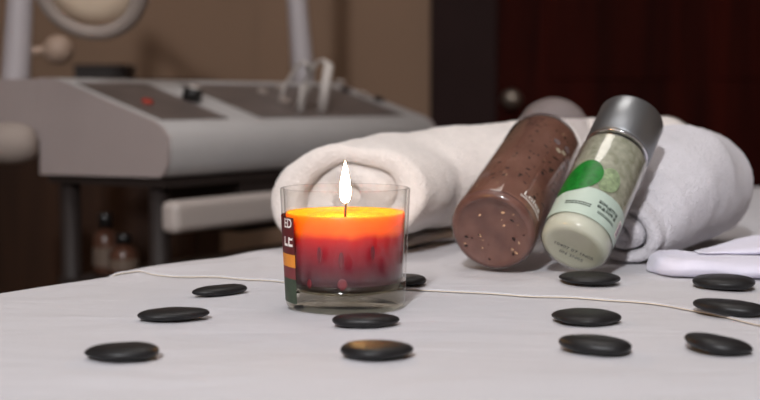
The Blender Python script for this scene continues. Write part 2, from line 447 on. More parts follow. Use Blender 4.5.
bedE = empty('massage_bed', (*xy((S0 + S1) / 2, BW / 2), 0))
ang = math.atan2(ev.y, ev.x); bedE.rotation_euler = (0, 0, ang)
L2 = (S1 - S0) / 2 - .02; W2 = BW / 2 - .014
mt = MB().box((-L2, -W2, BED - .085), (L2, W2, BED - .004)).build('mattress', M['mattress'], bedE, False); bevel(mt, .024, 5)
MB().box((-L2 + .03, -W2 + .03, BED - .15), (L2 - .03, W2 - .03, BED - .0855)).build('frame', M['frame_wood'], bedE, False)
for sx in (-1, 1):
    for sy in (-1, 1):
        cx, cy = sx * (L2 - .12), sy * (W2 - .09)
        l = MB().box((cx - .035, cy - .035, 0.0), (cx + .035, cy + .035, BED - .1505)).build('leg', M['frame_wood'], bedE, False); bevel(l, .006)
MB().box((-L2 + .155, -.02, .20), (L2 - .155, .02, .26)).build('stretcher', M['frame_wood'], bedE, False)
for sx in (-1, 1):
    MB().box((sx * (L2 - .12) - .02, -W2 + .125, .20), (sx * (L2 - .12) + .02, W2 - .125, .26)).build('stretcher', M['frame_wood'], bedE, False)
tag(bedE, 'massage bed with padded top and wooden legs beneath the white sheets', 'bed')

# ------------------------------------------------------------------ towels
def spiral_section(turns, r_in, thick, start, nper=40):
    """closed strip of a wound towel in unit circle coordinates; list of (x, z, phi_frac)"""
    n = int(turns * nper); inner = []; outer = []
    for i in range(n + 1):
        f = i / n; ph = start + f * turns * 2 * PI
        rc = r_in + (1 - thick / 2 - r_in) * f
        h = thick / 2 * (.94 if f < .96 else .94 * math.sqrt(max(0, (1 - f) / .04)))
        h *= 1 if f > .04 else math.sqrt(f / .04)
        h *= 1 + .45 * max(0, 1 - f / .2)
        inner.append((max(.01, rc - h), ph, f)); outer.append((rc + h, ph, f))
    return outer, inner
def towel_roll(name, mat, stations, turns, r_in, thick, start, hand=1, lump=.0025, tele=.006, seed=0.0, core=None):
    """stations: (centre xyz, half width, half height); swept along the stations. ground = lowest point clamp"""
    cs = [Vector(c) for c, a, b in stations]
    # resample
    n = len(cs); samples = []
    M_ = 26
    for i in range(n - 1):
        for k in range(M_ if i == n - 2 else M_):
            f = k / M_
            samples.append((cs[i].lerp(cs[i + 1], f), stations[i][1] + (stations[i + 1][1] - stations[i][1]) * f, stations[i][2] + (stations[i + 1][2] - stations[i][2]) * f))
    samples.append((cs[-1], stations[-1][1], stations[-1][2]))
    outer, inner = spiral_section(turns, r_in, thick, start)
    loop = outer + inner[::-1]; mid = [((a[0] + b[0]) / 2) for a, b in zip(outer, inner)]
    mid = mid + mid[::-1]
    rows = []; total = len(samples)
    def ring(idx, squash, push):
        c, a, b = samples[idx]
        t = (samples[min(idx + 16, total - 1)][0] - samples[max(idx - 16, 0)][0]); t.z = 0; t.normalize()
        side = Vector((t.y, -t.x, 0))
        row = []
        for (r, ph, f), mr in zip(loop, mid):
            rr = mr + (r - mr) * squash
            x = hand * math.cos(ph) * rr; z = math.sin(ph) * rr
            tl = tele * (fn(ph * .5, f * 2, 1.0, seed) + .5 * math.sin(ph * 1.3 + seed)) * (1 if push <= 0 else -1)
            endf = max(0, 1 - min(idx, total - 1 - idx) / 12.0)
            p = c + side * (x * a) + Vector((0, 0, z * b)) + t * (push + tl * endf)
            lm = lump * noise.noise(p * 22 + Vector((seed, 0, 0))) + lump * .5 * noise.noise(p * 60 + Vector((0, seed, 0)))
            d = (side * x + Vector((0, 0, z)));
            if d.length > 1e-6: p += d.normalized() * lm
            row.append(p)
        return row
    ed = thick * stations[0][2] * .5
    rows.append(ring(0, .25, -ed * .95)); rows.append(ring(0, .70, -ed * .7)); rows.append(ring(0, .92, -ed * .35))
    for i in range(total): rows.append(ring(i, 1, 0))
    rows.append(ring(total - 1, .92, ed * .35)); rows.append(ring(total - 1, .70, ed * .7)); rows.append(ring(total - 1, .25, ed * .95))
    mb = MB(); mb.grid(rows, close_u=True)
    m_ = len(loop); h_ = len(outer)
    # the folded-in start of the towel fills the eye of the spiral
    tdir = samples[8][0] - samples[0][0]; tdir.z = 0; tdir.normalize(); sv = Vector((tdir.y, -tdir.x, 0))
    eye = MB()
    eye.grid([[samples[0][0] + sv * (math.sin(a_) * .26 * stations[0][1] * math.cos(b_)) + Vector((0, 0, math.sin(a_) * .26 * stations[0][2] * math.sin(b_))) + tdir * (.014 - .016 * math.cos(a_)) for b_ in [2 * PI * q / 20 for q in range(20)]] for a_ in [PI * i_ / 10 for i_ in range(11)]], close_u=True)
    for base, rev in ((0, False), ((len(rows) - 1) * m_, True)):
        for j in range(h_ - 1):
            q = (base + j, base + m_ - 1 - j, base + m_ - 2 - j, base + j + 1)
            mb.f.append(q if not rev else tuple(reversed(q)))
    mb.add(eye.v, eye.f)
    # rest on the sheet: flatten what would sink into it
    out = []
    for v in mb.v:
        z0 = sheet_z(v[0], v[1]) + .0006
        dz = v[2] - z0
        if dz < .012: dz = .012 * math.exp((dz - .012) / .012)   # soft flattening towards the sheet
        out.append((v[0], v[1], z0 + dz * 1.0))
    mb.v = out
    # settle on the sheet
    lo = min(v[2] - sheet_z(v[0], v[1]) for v in mb.v)
    mb.v = [(x, y, z - lo + .0003) for x, y, z in mb.v]
    return mb.build(name, mat)
c0 = pt(356, 192, 1.035)
c0.z = BED + .052
t1 = towel_roll('rolled_towel', M['towel'],
    [(c0, .091, .055), (c0 + Vector((.042, .075, .003)), .090, .059), (c0 + Vector((.14, .145, .009)), .086, .062), (c0 + Vector((.30, .24, .012)), .084, .065)],
    2.35, .04, .34, 2.9, hand=1, lump=.0035, tele=.010, seed=2.3)
tag(t1, 'large white terry towel roll behind the candle with its spiral end in view', 'towel')
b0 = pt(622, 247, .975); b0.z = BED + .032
t2 = towel_roll('rolled_towel', M['towel_shaded'],
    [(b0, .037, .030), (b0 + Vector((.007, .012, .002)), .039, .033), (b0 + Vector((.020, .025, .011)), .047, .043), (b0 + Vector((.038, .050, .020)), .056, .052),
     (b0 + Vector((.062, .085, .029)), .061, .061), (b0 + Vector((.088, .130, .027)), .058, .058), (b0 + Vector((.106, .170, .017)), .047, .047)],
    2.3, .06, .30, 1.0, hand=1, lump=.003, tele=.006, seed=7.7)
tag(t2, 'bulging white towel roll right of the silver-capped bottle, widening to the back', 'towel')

# lavender cloth, folded twice
def loft(mb, stations):
    n = len(stations[0]); base = len(mb.v)
    mb.grid(stations, close_u=True)
    mb.f.append(tuple(base + k for k in range(n)))
    mb.f.append(tuple(base + (len(stations) - 1) * n + k for k in reversed(range(n))))
def strip_section(x, y0, y1, zb, th, wob, n=14, rise=0.0):
    pts = []; top = []; bot = []
    for k in range(n + 1):
        f = k / n; y = y0 + (y1 - y0) * f
        g = sheet_z(x, y) + zb + .0004 + rise * f * f
        r = math.sqrt(max(0.03, 1 - (2 * abs(f - .5)) ** 6))
        if k < 2: r = min(r, .45 + .35 * k)
        hgt = th * (1 + .25 * fn(x, y, 40, wob))
        bot.append((x, y, g + hgt * .5 * (1 - r))); top.append((x, y, g + hgt * .5 * (1 + r)))
    return top + bot[::-1]
mb = MB(); sts = []
for px, dn, df, th in [(652.4, .922, .928, .0006), (653, .916, .936, .004), (655, .910, .942, .007), (659, .901, .950, .0105), (668, .892, .955, .0125), (684, .885, .956, .013), (705, .884, .956, .013), (730, .884, .958, .0125), (760, .883, .962, .012), (800, .884, .965, .012), (850, .888, .965, .0115), (900, .89, .965, .0115)]:
    x = (px - 380) / F * .92
    sts.append(strip_section(x, dn, df, 0, th, 1.0))
loft(mb, sts)
sts = []
for px, dn, df, zb, th, rs in [(694, .925, .940, .0132, .0006, 0), (704, .921, .946, .0132, .0016, 0), (716, .919, .952, .0132, .0030, 0), (730, .918, .958, .0130, .0045, .001), (746, .918, .966, .0128, .006, .002), (764, .918, .974, .0128, .007, .003), (800, .918, .98, .0128, .008, .004), (850, .918, .98, .0126, .008, .004), (900, .918, .98, .0126, .008, .004)]:
    x = (px - 380) / F * .945
    sts.append(strip_section(x, dn, df, zb, th, 4.0, rise=rs))
loft(mb, sts)
cl = mb.build('folded_cloth', M['cloth'])
tag(cl, 'thin lavender-white cloth folded flat in front of the bulging towel', 'cloth')

# ------------------------------------------------------------------ lettering helper
def text_mesh(txt, size, spacing=1.0, bold=0.0):
    cu = bpy.data.curves.new('lettering', 'FONT'); cu.body = txt; cu.size = size; cu.space_character = spacing
    cu.offset = bold; cu.resolution_u = 3
    ob = bpy.data.objects.new('lettering', cu); COL.objects.link(ob)
    dg = bpy.context.evaluated_depsgraph_get(); dg.update()
    me = bpy.data.meshes.new_from_object(ob.evaluated_get(dg))
    v = [tuple(p.co) for p in me.vertices]; f = [tuple(p.vertices) for p in me.polygons]
    bpy.data.objects.remove(ob); bpy.data.curves.remove(cu); bpy.data.meshes.remove(me)
    return v, f
def wrap(verts, R, eps, zscale=1.0):
    return [((R + eps) * math.sin(x / R), -(R + eps) * math.cos(x / R), y) for x, y, *_ in verts]
def patch(R, eps, th0, th1, z0, z1, n=24, m=4, taper=None):
    rows = []
    for i in range(m + 1):
        z = z0 + (z1 - z0) * i / m
        RR = (R if taper is None else taper(z)) + eps
        rows.append([(RR * math.sin(th0 + (th1 - th0) * j / n), -RR * math.cos(th0 + (th1 - th0) * j / n), z) for j in range(n + 1)])
    return MB().grid(rows)
def micro_lines(R, eps, u0, v0, wdt, h, lines, mb, rnd, gap=.35):
    """tiny print: short bars along the circumference"""
    for l in range(lines):
        v = v0 - l * h * 1.7; u = u0
        while u < u0 + wdt:
            k = h * rnd.uniform(.5, 1.3)
            mb.add(wrap([(u, v), (u + k, v), (u + k, v + h), (u, v + h)], R, eps), [(0, 1, 2, 3)])
            u += k + h * gap

# ------------------------------------------------------------------ candle
cp = ground(345.5, 306.5); cz = sheet_z(cp.x, cp.y)
candle = empty('candle_jar', (cp.x, cp.y, cz + .0006))
tag(candle, 'lit layered orange and red candle in a clear glass tumbler', 'candle')
HJ = .0735; RB, RT = .0368, .0402
def jr(z): return RB + (RT - RB) * z / HJ
def wall_t(z): return .0021
prof = [(jr(.0165), .0165)]
for i in range(1, 20): z = .0165 + (HJ - .0165 - .001) * i / 19; prof.append((jr(z), z))
prof += [(jr(HJ) - .0003, HJ - .0003), (jr(HJ) - .001, HJ), (jr(HJ) - .0017, HJ - .0003), (jr(HJ) - .002, HJ - .001)]
for i in range(18, -1, -1): z = .0165 + (HJ - .0165 - .001) * i / 19; prof.append((jr(z) - .002, z))
mbj = MB().lathe(prof + [prof[0]], 96); mbj.build('glass_wall', M['glass'], candle)
MB().lathe([(0, .0006), (RB - .006, .0006), (RB - .0045, 0), (RB - .002, .0), (RB - .0004, .0012), (jr(.003), .003), (jr(.010), .010), (jr(.0162), .0162), (jr(.0162) - .0028, .0162), (jr(.012) - .0045, .0112), (jr(.01) - .010, .0098), (0, .0094)], 96).build('glass_base', M['glass_base'], candle)
# wax
m_, nt, out = newmat('layered_wax')
tc = N(nt, 'ShaderNodeTexCoord'); sep = N(nt, 'ShaderNodeSeparateXYZ'); nt.links.new(tc.outputs['Object'], sep.inputs[0])
nz = N(nt, 'ShaderNodeTexNoise'); nz.inputs['Scale'].default_value = 90; nz.inputs['Detail'].default_value = 3
mpn = N(nt, 'ShaderNodeMapping'); mpn.inputs['Scale'].default_value = (1, 1, .35); nt.links.new(tc.outputs['Object'], mpn.inputs[0]); nt.links.new(mpn.outputs[0], nz.inputs['Vector'])
ma = N(nt, 'ShaderNodeMath', operation='MULTIPLY_ADD'); ma.inputs[1].default_value = .006; nt.links.new(nz.outputs['Fac'], ma.inputs[0]); nt.links.new(sep.outputs['Z'], ma.inputs[2])
mr = N(nt, 'ShaderNodeMapRange'); mr.inputs['From Min'].default_value = .012; mr.inputs['From Max'].default_value = .0635; nt.links.new(ma.outputs[0], mr.inputs[0])
cr = N(nt, 'ShaderNodeValToRGB'); el = cr.color_ramp.elements
stops = [(0.0, srgb(72, 54, 54)), (.20, srgb(84, 46, 52)), (.36, srgb(116, 8, 34)), (.56, srgb(172, 0, 28)), (.68, srgb(212, 14, 14)), (.77, srgb(253, 124, 4)), (1.0, srgb(255, 142, 4))]
el[0].position, el[0].color = stops[0]; el[1].position, el[1].color = stops[-1]
for p_, c_ in stops[1:-1]:
    e_ = el.new(p_); e_.color = c_
nt.links.new(mr.outputs[0], cr.inputs[0])
pw = N(nt, 'ShaderNodeBsdfPrincipled'); nt.links.new(cr.outputs[0], pw.inputs['Base Color']); pw.inputs['Roughness'].default_value = .4
pw.inputs['Subsurface Weight'].default_value = .85; pw.inputs['Subsurface Radius'].default_value = (.016, .007, .003); pw.inputs['Subsurface Scale'].default_value = 1.0
nt.links.new(pw.outputs[0], out.inputs[0]); M['wax'] = m_
WT = .0585
wax = MB().lathe([(0, .0116), (jr(.012) - .0065, .0118), (jr(.013) - .0045, .0135), (jr(.016) - .0030, .017)] + [(jr(z) - .0026, z) for z in (.022, .03, .038, .046, .053, WT - .001)] + [(jr(WT) - .0030, WT), (jr(WT) - .0045, WT - .0004), (jr(WT) - .0065, WT - .0022), (.026, WT - .0030), (.012, WT - .0032), (0.003, WT - .0032), (0, WT - .0032)], 80)
waxo = wax.build('wax', M['wax'], candle)
# dark marks on the wax; the lowest two are painted reflections of the stones
M['mark_refl'] = principled('wax_mark_reflection', srgb(112, 20, 34), .5)
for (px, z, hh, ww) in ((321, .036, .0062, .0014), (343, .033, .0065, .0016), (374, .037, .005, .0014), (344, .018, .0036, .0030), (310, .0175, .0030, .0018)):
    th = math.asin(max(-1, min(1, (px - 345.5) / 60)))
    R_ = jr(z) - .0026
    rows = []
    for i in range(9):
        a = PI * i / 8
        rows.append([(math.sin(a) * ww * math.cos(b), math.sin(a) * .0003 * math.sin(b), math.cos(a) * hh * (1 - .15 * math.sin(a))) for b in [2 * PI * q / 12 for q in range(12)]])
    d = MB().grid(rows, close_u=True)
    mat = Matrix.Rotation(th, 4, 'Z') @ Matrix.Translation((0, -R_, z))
    d.build('mark_reflection', M['mark_refl'], waxo, True, mat)
wt0 = WT - .0036
MB().tube([(0, 0, wt0), (0.0001, 0, wt0 + .004), (.0004, 0, wt0 + .008), (.0002, 0, wt0 + .0115)], [.0008, .0008, .0007, .0005], 10).build('wick', M['wick'], candle)
# flame
m_, nt, out = newmat('flame_fire')
tc = N(nt, 'ShaderNodeTexCoord'); sep = N(nt, 'ShaderNodeSeparateXYZ'); nt.links.new(tc.outputs['Object'], sep.inputs[0])
mr = N(nt, 'ShaderNodeMapRange'); mr.inputs['From Min'].default_value = wt0 + .006; mr.inputs['From Max'].default_value = wt0 + .033; nt.links.new(sep.outputs['Z'], mr.inputs[0])
cr = N(nt, 'ShaderNodeValToRGB'); el = cr.color_ramp.elements
el[0].position = 0; el[0].color = (1, .42, .10, 1); el[1].position = 1; el[1].color = (1, .50, .14, 1)
for p_, c_ in ((.18, (1, .55, .18, 1)), (.6, (1, .60, .22, 1))):
    e_ = el.new(p_); e_.color = c_
nt.links.new(mr.outputs[0], cr.inputs[0])
em = N(nt, 'ShaderNodeEmission'); em.inputs[1].default_value = 215; nt.links.new(cr.outputs[0], em.inputs[0]); nt.links.new(em.outputs[0], out.inputs[0])
fl = []
FH = .0262; fz = wt0 + .0088
for i in range(25):
    f = i / 24
    r = .0037 * (math.sin(PI * f ** .60) ** .8) * (1 - .25 * f) if 0 < f < 1 else 0
    fl.append((r, fz + FH * f))
MB().lathe(fl, 32).build('flame', m_, candle)
# label on the side of the glass
lab = MB()
def zpx(y): return (303 - y) / 1587 * .99
T0, T1 = math.radians(-128), math.radians(-50)
label_parent = None
bands = [('label', 'lab_maroon', 212, 248), ('orange_band', 'lab_orange', 248, 260.5), ('plum_band', 'lab_plum', 260.5, 272), ('green_band', 'lab_green', 272, 296)]
for nm, mt_, ya, yb in bands:
    o = patch(0, .00025, T0, T1, zpx(yb), zpx(ya) - .00005, 28, 4, taper=jr).build(nm, M[mt_], candle if label_parent is None else label_parent)
    if label_parent is None: label_parent = o
def jar_text(txt, size, right_th, zb, mat, bold=0.0, sx=1.0):
    v, f = text_mesh(txt, size, 1.0, bold); w_ = max(p[0] for p in v)
    R_ = jr(zb)
    vv = [((R_ + .0005) * math.sin(right_th + (p[0] - w_) * sx / R_), -(R_ + .0005) * math.cos(right_th + (p[0] - w_) * sx / R_), zb + p[1]) for p in v]
    MB().add(vv, f).build('lettering', mat, label_parent, False)
jar_text('ED', .0080, math.radians(-53), zpx(222), M['white_ink'], .00012, 1.0)
jar_text('LE', .0128, math.radians(-52.5), zpx(240), M['white_ink'], .0002, .95)

# ------------------------------------------------------------------ bottles
def bottle_frame(B, T):
    A = (T - B).normalized(); tc_ = (Vector((0, 0, BED + EYE)) - (B + T) / 2)
    fr = (tc_ - A * tc_.dot(A)).normalized(); Y = -fr; X = Y.cross(A)
    m = Matrix((X, Y, A)).transposed().to_4x4(); m.translation = B
    return m
def rest_lowest(B, A, R):
    """height of the lowest rim point of the base disc below B"""
    return R * math.sqrt(max(0, 1 - A.z ** 2))
# --- pink gel bottle
RP = .0320
Bp = pt(491.5, 236, .910); Tp = pt(557.5, 127, 1.090)
for _ in range(5):
    Ap = (Tp - Bp).normalized(); Bp.z = sheet_z(Bp.x, Bp.y + .015) + rest_lowest(Bp, Ap, RP) + .0006
LP = (Tp - Bp).length
mp_ = bottle_frame(Bp, Tp)
pink = empty('gel_bottle', matrix=mp_)
tag(pink, 'clear bottle of speckled pinkish-brown gel leaning on the large towel roll', 'bottle')
zs_ = LP - .047
shell = [(0, .0028), (.018, .0022), (.026, .0006), (RP - .005, 0), (RP - .0018, .0010), (RP - .0003, .004), (RP, .008), (RP, zs_ - .008), (RP - .0015, zs_ - .002), (RP - .006, zs_ + .003), (.0175, zs_ + .0065), (.0165, zs_ + .008), (.0165, zs_ + .016), (.0158, zs_ + .016), (.0158, zs_ + .008), (.017, zs_ + .0060), (RP - .0065, zs_ + .0025), (RP - .0020, zs_ - .0024), (RP - .0005, zs_ - .0084), (RP - .0005, .008), (RP - .0022, .0014), (RP - .0052, .0005), (.026, .0011), (.018, .0027), (0, .0033)]
MB().lathe(shell, 72).build('bottle_wall', M['clear'], pink)
MB().lathe([(0, .0036), (.018, .0031), (.026, .0015), (RP - .0054, .0008), (RP - .0025, .0017), (RP - .0010, .0045), (RP - .0007, .0068), (0, .0068)], 64).build('base_depth_tint', M['gel_depth_tint'], pink)  # tinted disc paints in the darkness of the deep gel behind it
gel = [(0, .0070), (RP - .0007, .0070), (RP - .0007, .009), (RP - .0007, zs_ - .0088), (RP - .0023, zs_ - .003), (RP - .008, zs_ + .0006), (.010, zs_ + .003), (0, zs_ + .003)]
gelo = MB().lathe(gel, 64).build('gel', M['gel'], pink)
rnd = random.Random(5)
def flecks(n, size, thetas, zr, R_, flat=.00025, disc=False):
    mb = MB()
    for _ in range(n):
        th = rnd.uniform(*thetas); z = rnd.uniform(*zr); a = rnd.uniform(0, PI); l = size * rnd.uniform(.5, 1.3); w_ = l * rnd.uniform(.3, .7)
        pts = [(math.cos(2 * PI * k / 7) * l * rnd.uniform(.7, 1.1), math.sin(2 * PI * k / 7) * w_ * rnd.uniform(.7, 1.1)) for k in range(7)]
        pts = [(x * math.cos(a) - y * math.sin(a), x * math.sin(a) + y * math.cos(a)) for x, y in pts]
        if disc:
            r0 = R_ * math.sqrt(rnd.random()); cx, cy = r0 * math.cos(th), r0 * math.sin(th)
            vv = [(cx + x, cy + y, z) for x, y in pts] + [(cx, cy, z - .0004)]
        else:
            vv = [((R_ + flat * .3) * math.sin(th + x / R_), -(R_ + flat * .3) * math.cos(th + x / R_), z + y) for x, y in pts] + [((R_ + flat * 1.6) * math.sin(th), -(R_ + flat * 1.6) * math.cos(th), z)]
        mb.add(vv, [(k, (k + 1) % 7, 7) for k in range(7)])
    return mb
Rg = RP - .0007
sp = flecks(240, .0021, (-PI, PI), (.02, zs_ - .014), Rg).build('speck', M['gel_speck'], gelo); sp['kind'] = 'stuff'
sp = flecks(60, .0011, (-PI, PI), (.012, zs_ - .014), Rg).build('pale_bit', M['gel_bit'], gelo); sp['kind'] = 'stuff'
sp = flecks(14, .0013, (-PI, PI), (.0004, .0008), .024, disc=True).build('pale_bit', M['gel_bit'], gelo); sp['kind'] = 'stuff'
sp = flecks(10, .0016, (-PI, PI), (.0004, .0008), .024, disc=True).build('speck', M['gel_speck'], gelo); sp['kind'] = 'stuff'
# clear overcap
cap = [(RP - .0002, zs_ - .0015), (RP - .0001, zs_ + .033), (RP - .002, zs_ + .0415), (RP - .008, zs_ + .0455), (.012, zs_ + .047), (0, zs_ + .0472), (0, zs_ + .0455), (.012, zs_ + .0453), (RP - .009, zs_ + .0438), (RP - .0038, zs_ + .040), (RP - .0022, zs_ + .033), (RP - .0022, zs_ + .0045), (RP - .0002, zs_ - .0015)]
MB().lathe(cap, 64).build('clear_cap', M['clear_cap'], pink)
MB().lathe([(.0170, zs_ + .010), (.0195, zs_ + .010), (.0195, zs_ + .025), (.017, zs_ + .029), (0.004, zs_ + .030), (0.004, zs_ + .0345), (0, zs_ + .0345)], 40).build('inner_stopper', M['clear_cap'], pink)
v, f = text_mesh('Lolea', .0088, 1.0, .00002)
xm = max(p[0] for p in v)
MB().add(wrap([(p[0] + .0045, p[1] + .0165) for p in v], RP, .0002), f).build('lettering', M['white_ink'], pink, False)
mm = MB(); micro_lines(RP, .0002, .0030, .0138, .024, .0008, 2, mm, rnd); mm.build('small_print', M['white_ink'], pink, False)
# faint printed flowers near the shoulder
mm = MB()
M['flower_grey'] = principled('flower_grey', srgb(128, 112, 112), .5); M['flower_pale'] = principled('flower_pale', srgb(200, 190, 165), .5)
def blossom(mb, u, v, s):
    for k in range(5):
        a = 2 * PI * k / 5 + .3; cx, cy = u + math.cos(a) * s, v + math.sin(a) * s
        pts = [(cx + math.cos(2 * PI * q / 8) * s * .62, cy + math.sin(2 * PI * q / 8) * s * .62) for q in range(8)]
        mb.add(wrap(pts, RP, .0002), [tuple(range(8))])
for (u, v_) in ((.006, .118), (.0165, .122), (.024, .112)): blossom(mm, u, v_, .0021)
mm.build('flower_print', M['flower_grey'], pink, False)
mm = MB()
for (u, v_) in ((.0155, .113), (.0105, .108)): blossom(mm, u, v_, .0016)
mm.build('flower_print', M['flower_pale'], pink, False)

# --- green bottle with silver cap
RG = .0256
Bg = pt(572.3, 247, .893); Tg = pt(632, 119, 0.982)
for _ in range(5):
    Ag = (Tg - Bg).normalized(); Bg.z = sheet_z(Bg.x, Bg.y + .012) + rest_lowest(Bg, Ag, RG) + .0006
LG = (Tg - Bg).length
green = empty('toner_bottle', matrix=bottle_frame(Bg, Tg))
tag(green, 'pale green clear bottle with brushed silver cap and green leaf print', 'bottle')
zc = LG - .040
shell = [(0, .0012), (.016, .0010), (RG - .006, 0), (RG - .002, .0012), (RG - .0004, .004), (RG, .008), (RG, zc - .006), (RG - .001, zc - .0025), (RG - .0035, zc), (.016, zc + .001), (.016, zc + .0004), (RG - .004, zc - .0006), (RG - .0015, zc - .0029), (RG - .0005, zc - .0062), (RG - .0005, .008), (RG - .0009, .0042), (RG - .0024, .0015), (RG - .006, .0005), (.016, .0015), (0, .0017)]
MB().lathe(shell, 64).build('bottle_wall', M['clear'], green)
MB().lathe([(RG - .0007, .0165), (RG - .0007, zc - .0066), (RG - .0018, zc - .0034), (.012, zc - .0015), (0, zc - .0015)], 64).build('liquid', M['green_liquid'], green)
MB().lathe([(0, .0020), (.016, .0018), (RG - .0062, .0008), (RG - .0027, .0018), (RG - .0011, .0045), (RG - .0007, .0085), (RG - .0007, .0162), (0, .0162)], 64).build('frosted_bottom', M['frost'], green)
# printed wrap
lw = patch(RG, .0002, math.radians(-100), math.radians(100), .012, .0385, 40, 5); labo = lw.build('mint_label', M['mint'], green)
# wavy upper edge and leaf print
def poly_patch(outline, eps, mat, name, parent):
    n = len(outline); cu = sum(p[0] for p in outline) / n; cv = sum(p[1] for p in outline) / n
    rows = []
    for k in range(6):
        f = max(.001, k / 5); rows.append(wrap([(cu + (u - cu) * f, cv + (v - cv) * f) for u, v in outline], RG, eps))
    return MB().grid(rows, close_u=True).build(name, mat, parent)
leaf = [(-.034, .040), (-.026, .0415), (-.016, .0415), (-.007, .0445), (-.001, .0505), (.0015, .058), (-.001, .0655), (-.007, .0705), (-.014, .0715), (-.021, .068), (-.028, .060), (-.034, .051)]
def smoothed(poly, it=2):
    for _ in range(it):
        poly = [q for a, b in zip(poly, poly[1:] + poly[:1]) for q in ((a[0] * .75 + b[0] * .25, a[1] * .75 + b[1] * .25), (a[0] * .25 + b[0] * .75, a[1] * .25 + b[1] * .75))]
    return poly
poly_patch(smoothed([(-.001, .039), (.006, .040), (.012, .045), (.012, .056), (.006, .063), (-.002, .061), (-.005, .050)]), .0002, M['leaf_pale'], 'pale_leaf', green)
leaf = [(u_ - .0025, v_ * 1.08 - .0115) for u_, v_ in leaf]
poly_patch(smoothed(leaf), .0004, M['leaf'], 'green_leaf', green)
# fine ring lines in the clear part
for z in (.078, .086):
    MB().lathe([(RG - .0001, z), (RG + .0005, z + .0006), (RG - .0001, z + .0012)], 64).build('ring_line', M['clear'], green)
mm = MB(); micro_lines(RG, .0005, -.020, .0222, .019, .0011, 2, mm, rnd)
v, f = text_mesh('Lotion', .0042, 1.0, 0)
mm.build('small_print', M['ink'], labo, False)
# block of square characters: strokes only
mm = MB()
def glyph(u, v, s):
    def bar(a, b, c, d): mm.add(wrap([(u + a * s, v + b * s), (u + c * s, v + b * s), (u + c * s, v + d * s), (u + a * s, v + d * s)], RG, .0005), [(0, 1, 2, 3)])
    for y in rnd.sample((0, .22, .44, .66, .86), 3): bar(0.02, y, .95, y + .13)
    for x in rnd.sample((.05, .3, .55, .82), 2): bar(x, 0, x + .14, .98)
for r_ in range(2):
    for c_ in range(5): glyph(.0030 + c_ * .0037, .0270 - r_ * .0040, .0033)
micro_lines(RG, .0005, .0050, .0200, .016, .0008, 2, mm, rnd)
mm.build('lettering', M['ink'], labo, False)
patch(RG, .0005, .026 / RG, .0315 / RG, .0165, .031, 6, 2).build('barcode_box', M['white_ink'], labo)
mm = MB()
for k in range(7): mm.add(wrap([(.0268, .0175 + k * .0018), (.0308, .0175 + k * .0018), (.0308, .0186 + k * .0018), (.0268, .0186 + k * .0018)], RG, .0007), [(0, 1, 2, 3)])
mm.build('barcode_line', M['ink_purple'], labo, False)
# stamp on the base
for txt, y0, sz in (('10407 07 1N05', -.0020, .0046), ('0N 3N05', -.0085, .0046)):
    v, f = text_mesh(txt, sz, 1.05, .00004); w_ = max(p[0] for p in v)
    MB().add([(p[0] - w_ / 2 + .001, -(p[1] + y0), -.0003) for p in v], [tuple(reversed(q)) for q in f]).build('lettering', M['ink'], green, False)
# cap
MB().lathe([(RG - .004, zc + .0006), (RG - .0016, zc + .0006), (RG - .0012, zc + .0014), (RG - .0016, zc + .0022), (RG - .004, zc + .0022)], 64).build('neck_ring', M['chrome'], green)
MB().lathe([(RG - .0035, zc + .0024), (RG - .0008, zc + .0024), (RG - .0003, zc + .003), (RG - .0003, LG - .0022), (RG - .0010, LG - .0007), (RG - .0026, LG), (0, LG), ], 72).build('silver_cap', M['silver'], green)

# ------------------------------------------------------------------ massage stones
def stone(px, py, wpx, hpx, rot, thick, label, seed, depth=None, roll=0.0):
    c = ground(px, py, thick / 2)
    dist = c.y
    a = wpx * dist / F / 2
    al = math.atan((py - 100) / F)
    if depth is None:
        hh = hpx * dist / F
        b = math.sqrt(max(1e-8, hh ** 2 - (thick * math.cos(al)) ** 2)) / math.sin(al) / 2
        b = min(max(b, a * .62), a * 1.0)
    else: b = depth / 2
    rows = []; nu, nvv = 40, 18
    rn = random.Random(seed); ph1, ph2 = rn.uniform(0, 6.28), rn.uniform(0, 6.28)
    for i in range(nvv + 1):
        t = -PI / 2 + PI * i / nvv
        row = []
        for j in range(nu):
            u = 2 * PI * j / nu
            ct = abs(math.cos(t)) ** .48; sz = math.copysign(abs(math.sin(t)) ** 1.0, math.sin(t))
            k = 1 + .035 * math.cos(2 * u + ph1) + .03 * math.cos(3 * u + ph2)
            x, y, z = a * ct * math.cos(u) * k, b * ct * math.sin(u) * k, thick / 2 * sz
            z *= 1 + .12 * math.sin(u + ph1) * ct
            p = Vector((x, y, z)); d = .0005 * noise.noise(p * 90 + Vector((seed, 0, 0)))
            row.append(p * (1 + d / a * 2))
        rows.append(row)
    mb = MB().grid(rows, close_u=True)
    mb.v = [tuple(Matrix.Rotation(-rot, 3, 'Z') @ (Matrix.Rotation(roll, 3, 'Y') @ (Matrix.Rotation(rot, 3, 'Z') @ Vector(v)))) for v in mb.v]
    o = mb.build('massage_stone', M['stone'])
    lo = min(v.co.z for v in o.data.vertices)
    o.rotation_euler = (0, 0, rot)
    cr_, sr_ = math.cos(rot), math.sin(rot)
    zmax = max(sheet_z(c.x + fx * a * .45 * cr_ - fy * b * .45 * sr_, c.y + fx * a * .45 * sr_ + fy * b * .45 * cr_) for fx in (-1, -.5, 0, .5, 1) for fy in (-1, 0, 1))
    o.location = (c.x, c.y, zmax - lo + .0001)
    tag(o, label, 'stone', 'black massage stones on the bed')
R = math.radians
stone(220, 290.5, 60, 14, R(38), .0060, 'small flat black stone on the sheet nearest left of the candle', 1, depth=.019)
stone(173, 315, 70, 15.5, R(20), .0060, 'flat black stone midway in the left row of three', 2, depth=.024)
stone(123, 353, 76, 18.5, R(14), .0068, 'flat black stone nearest the camera at far left', 3, depth=.027)
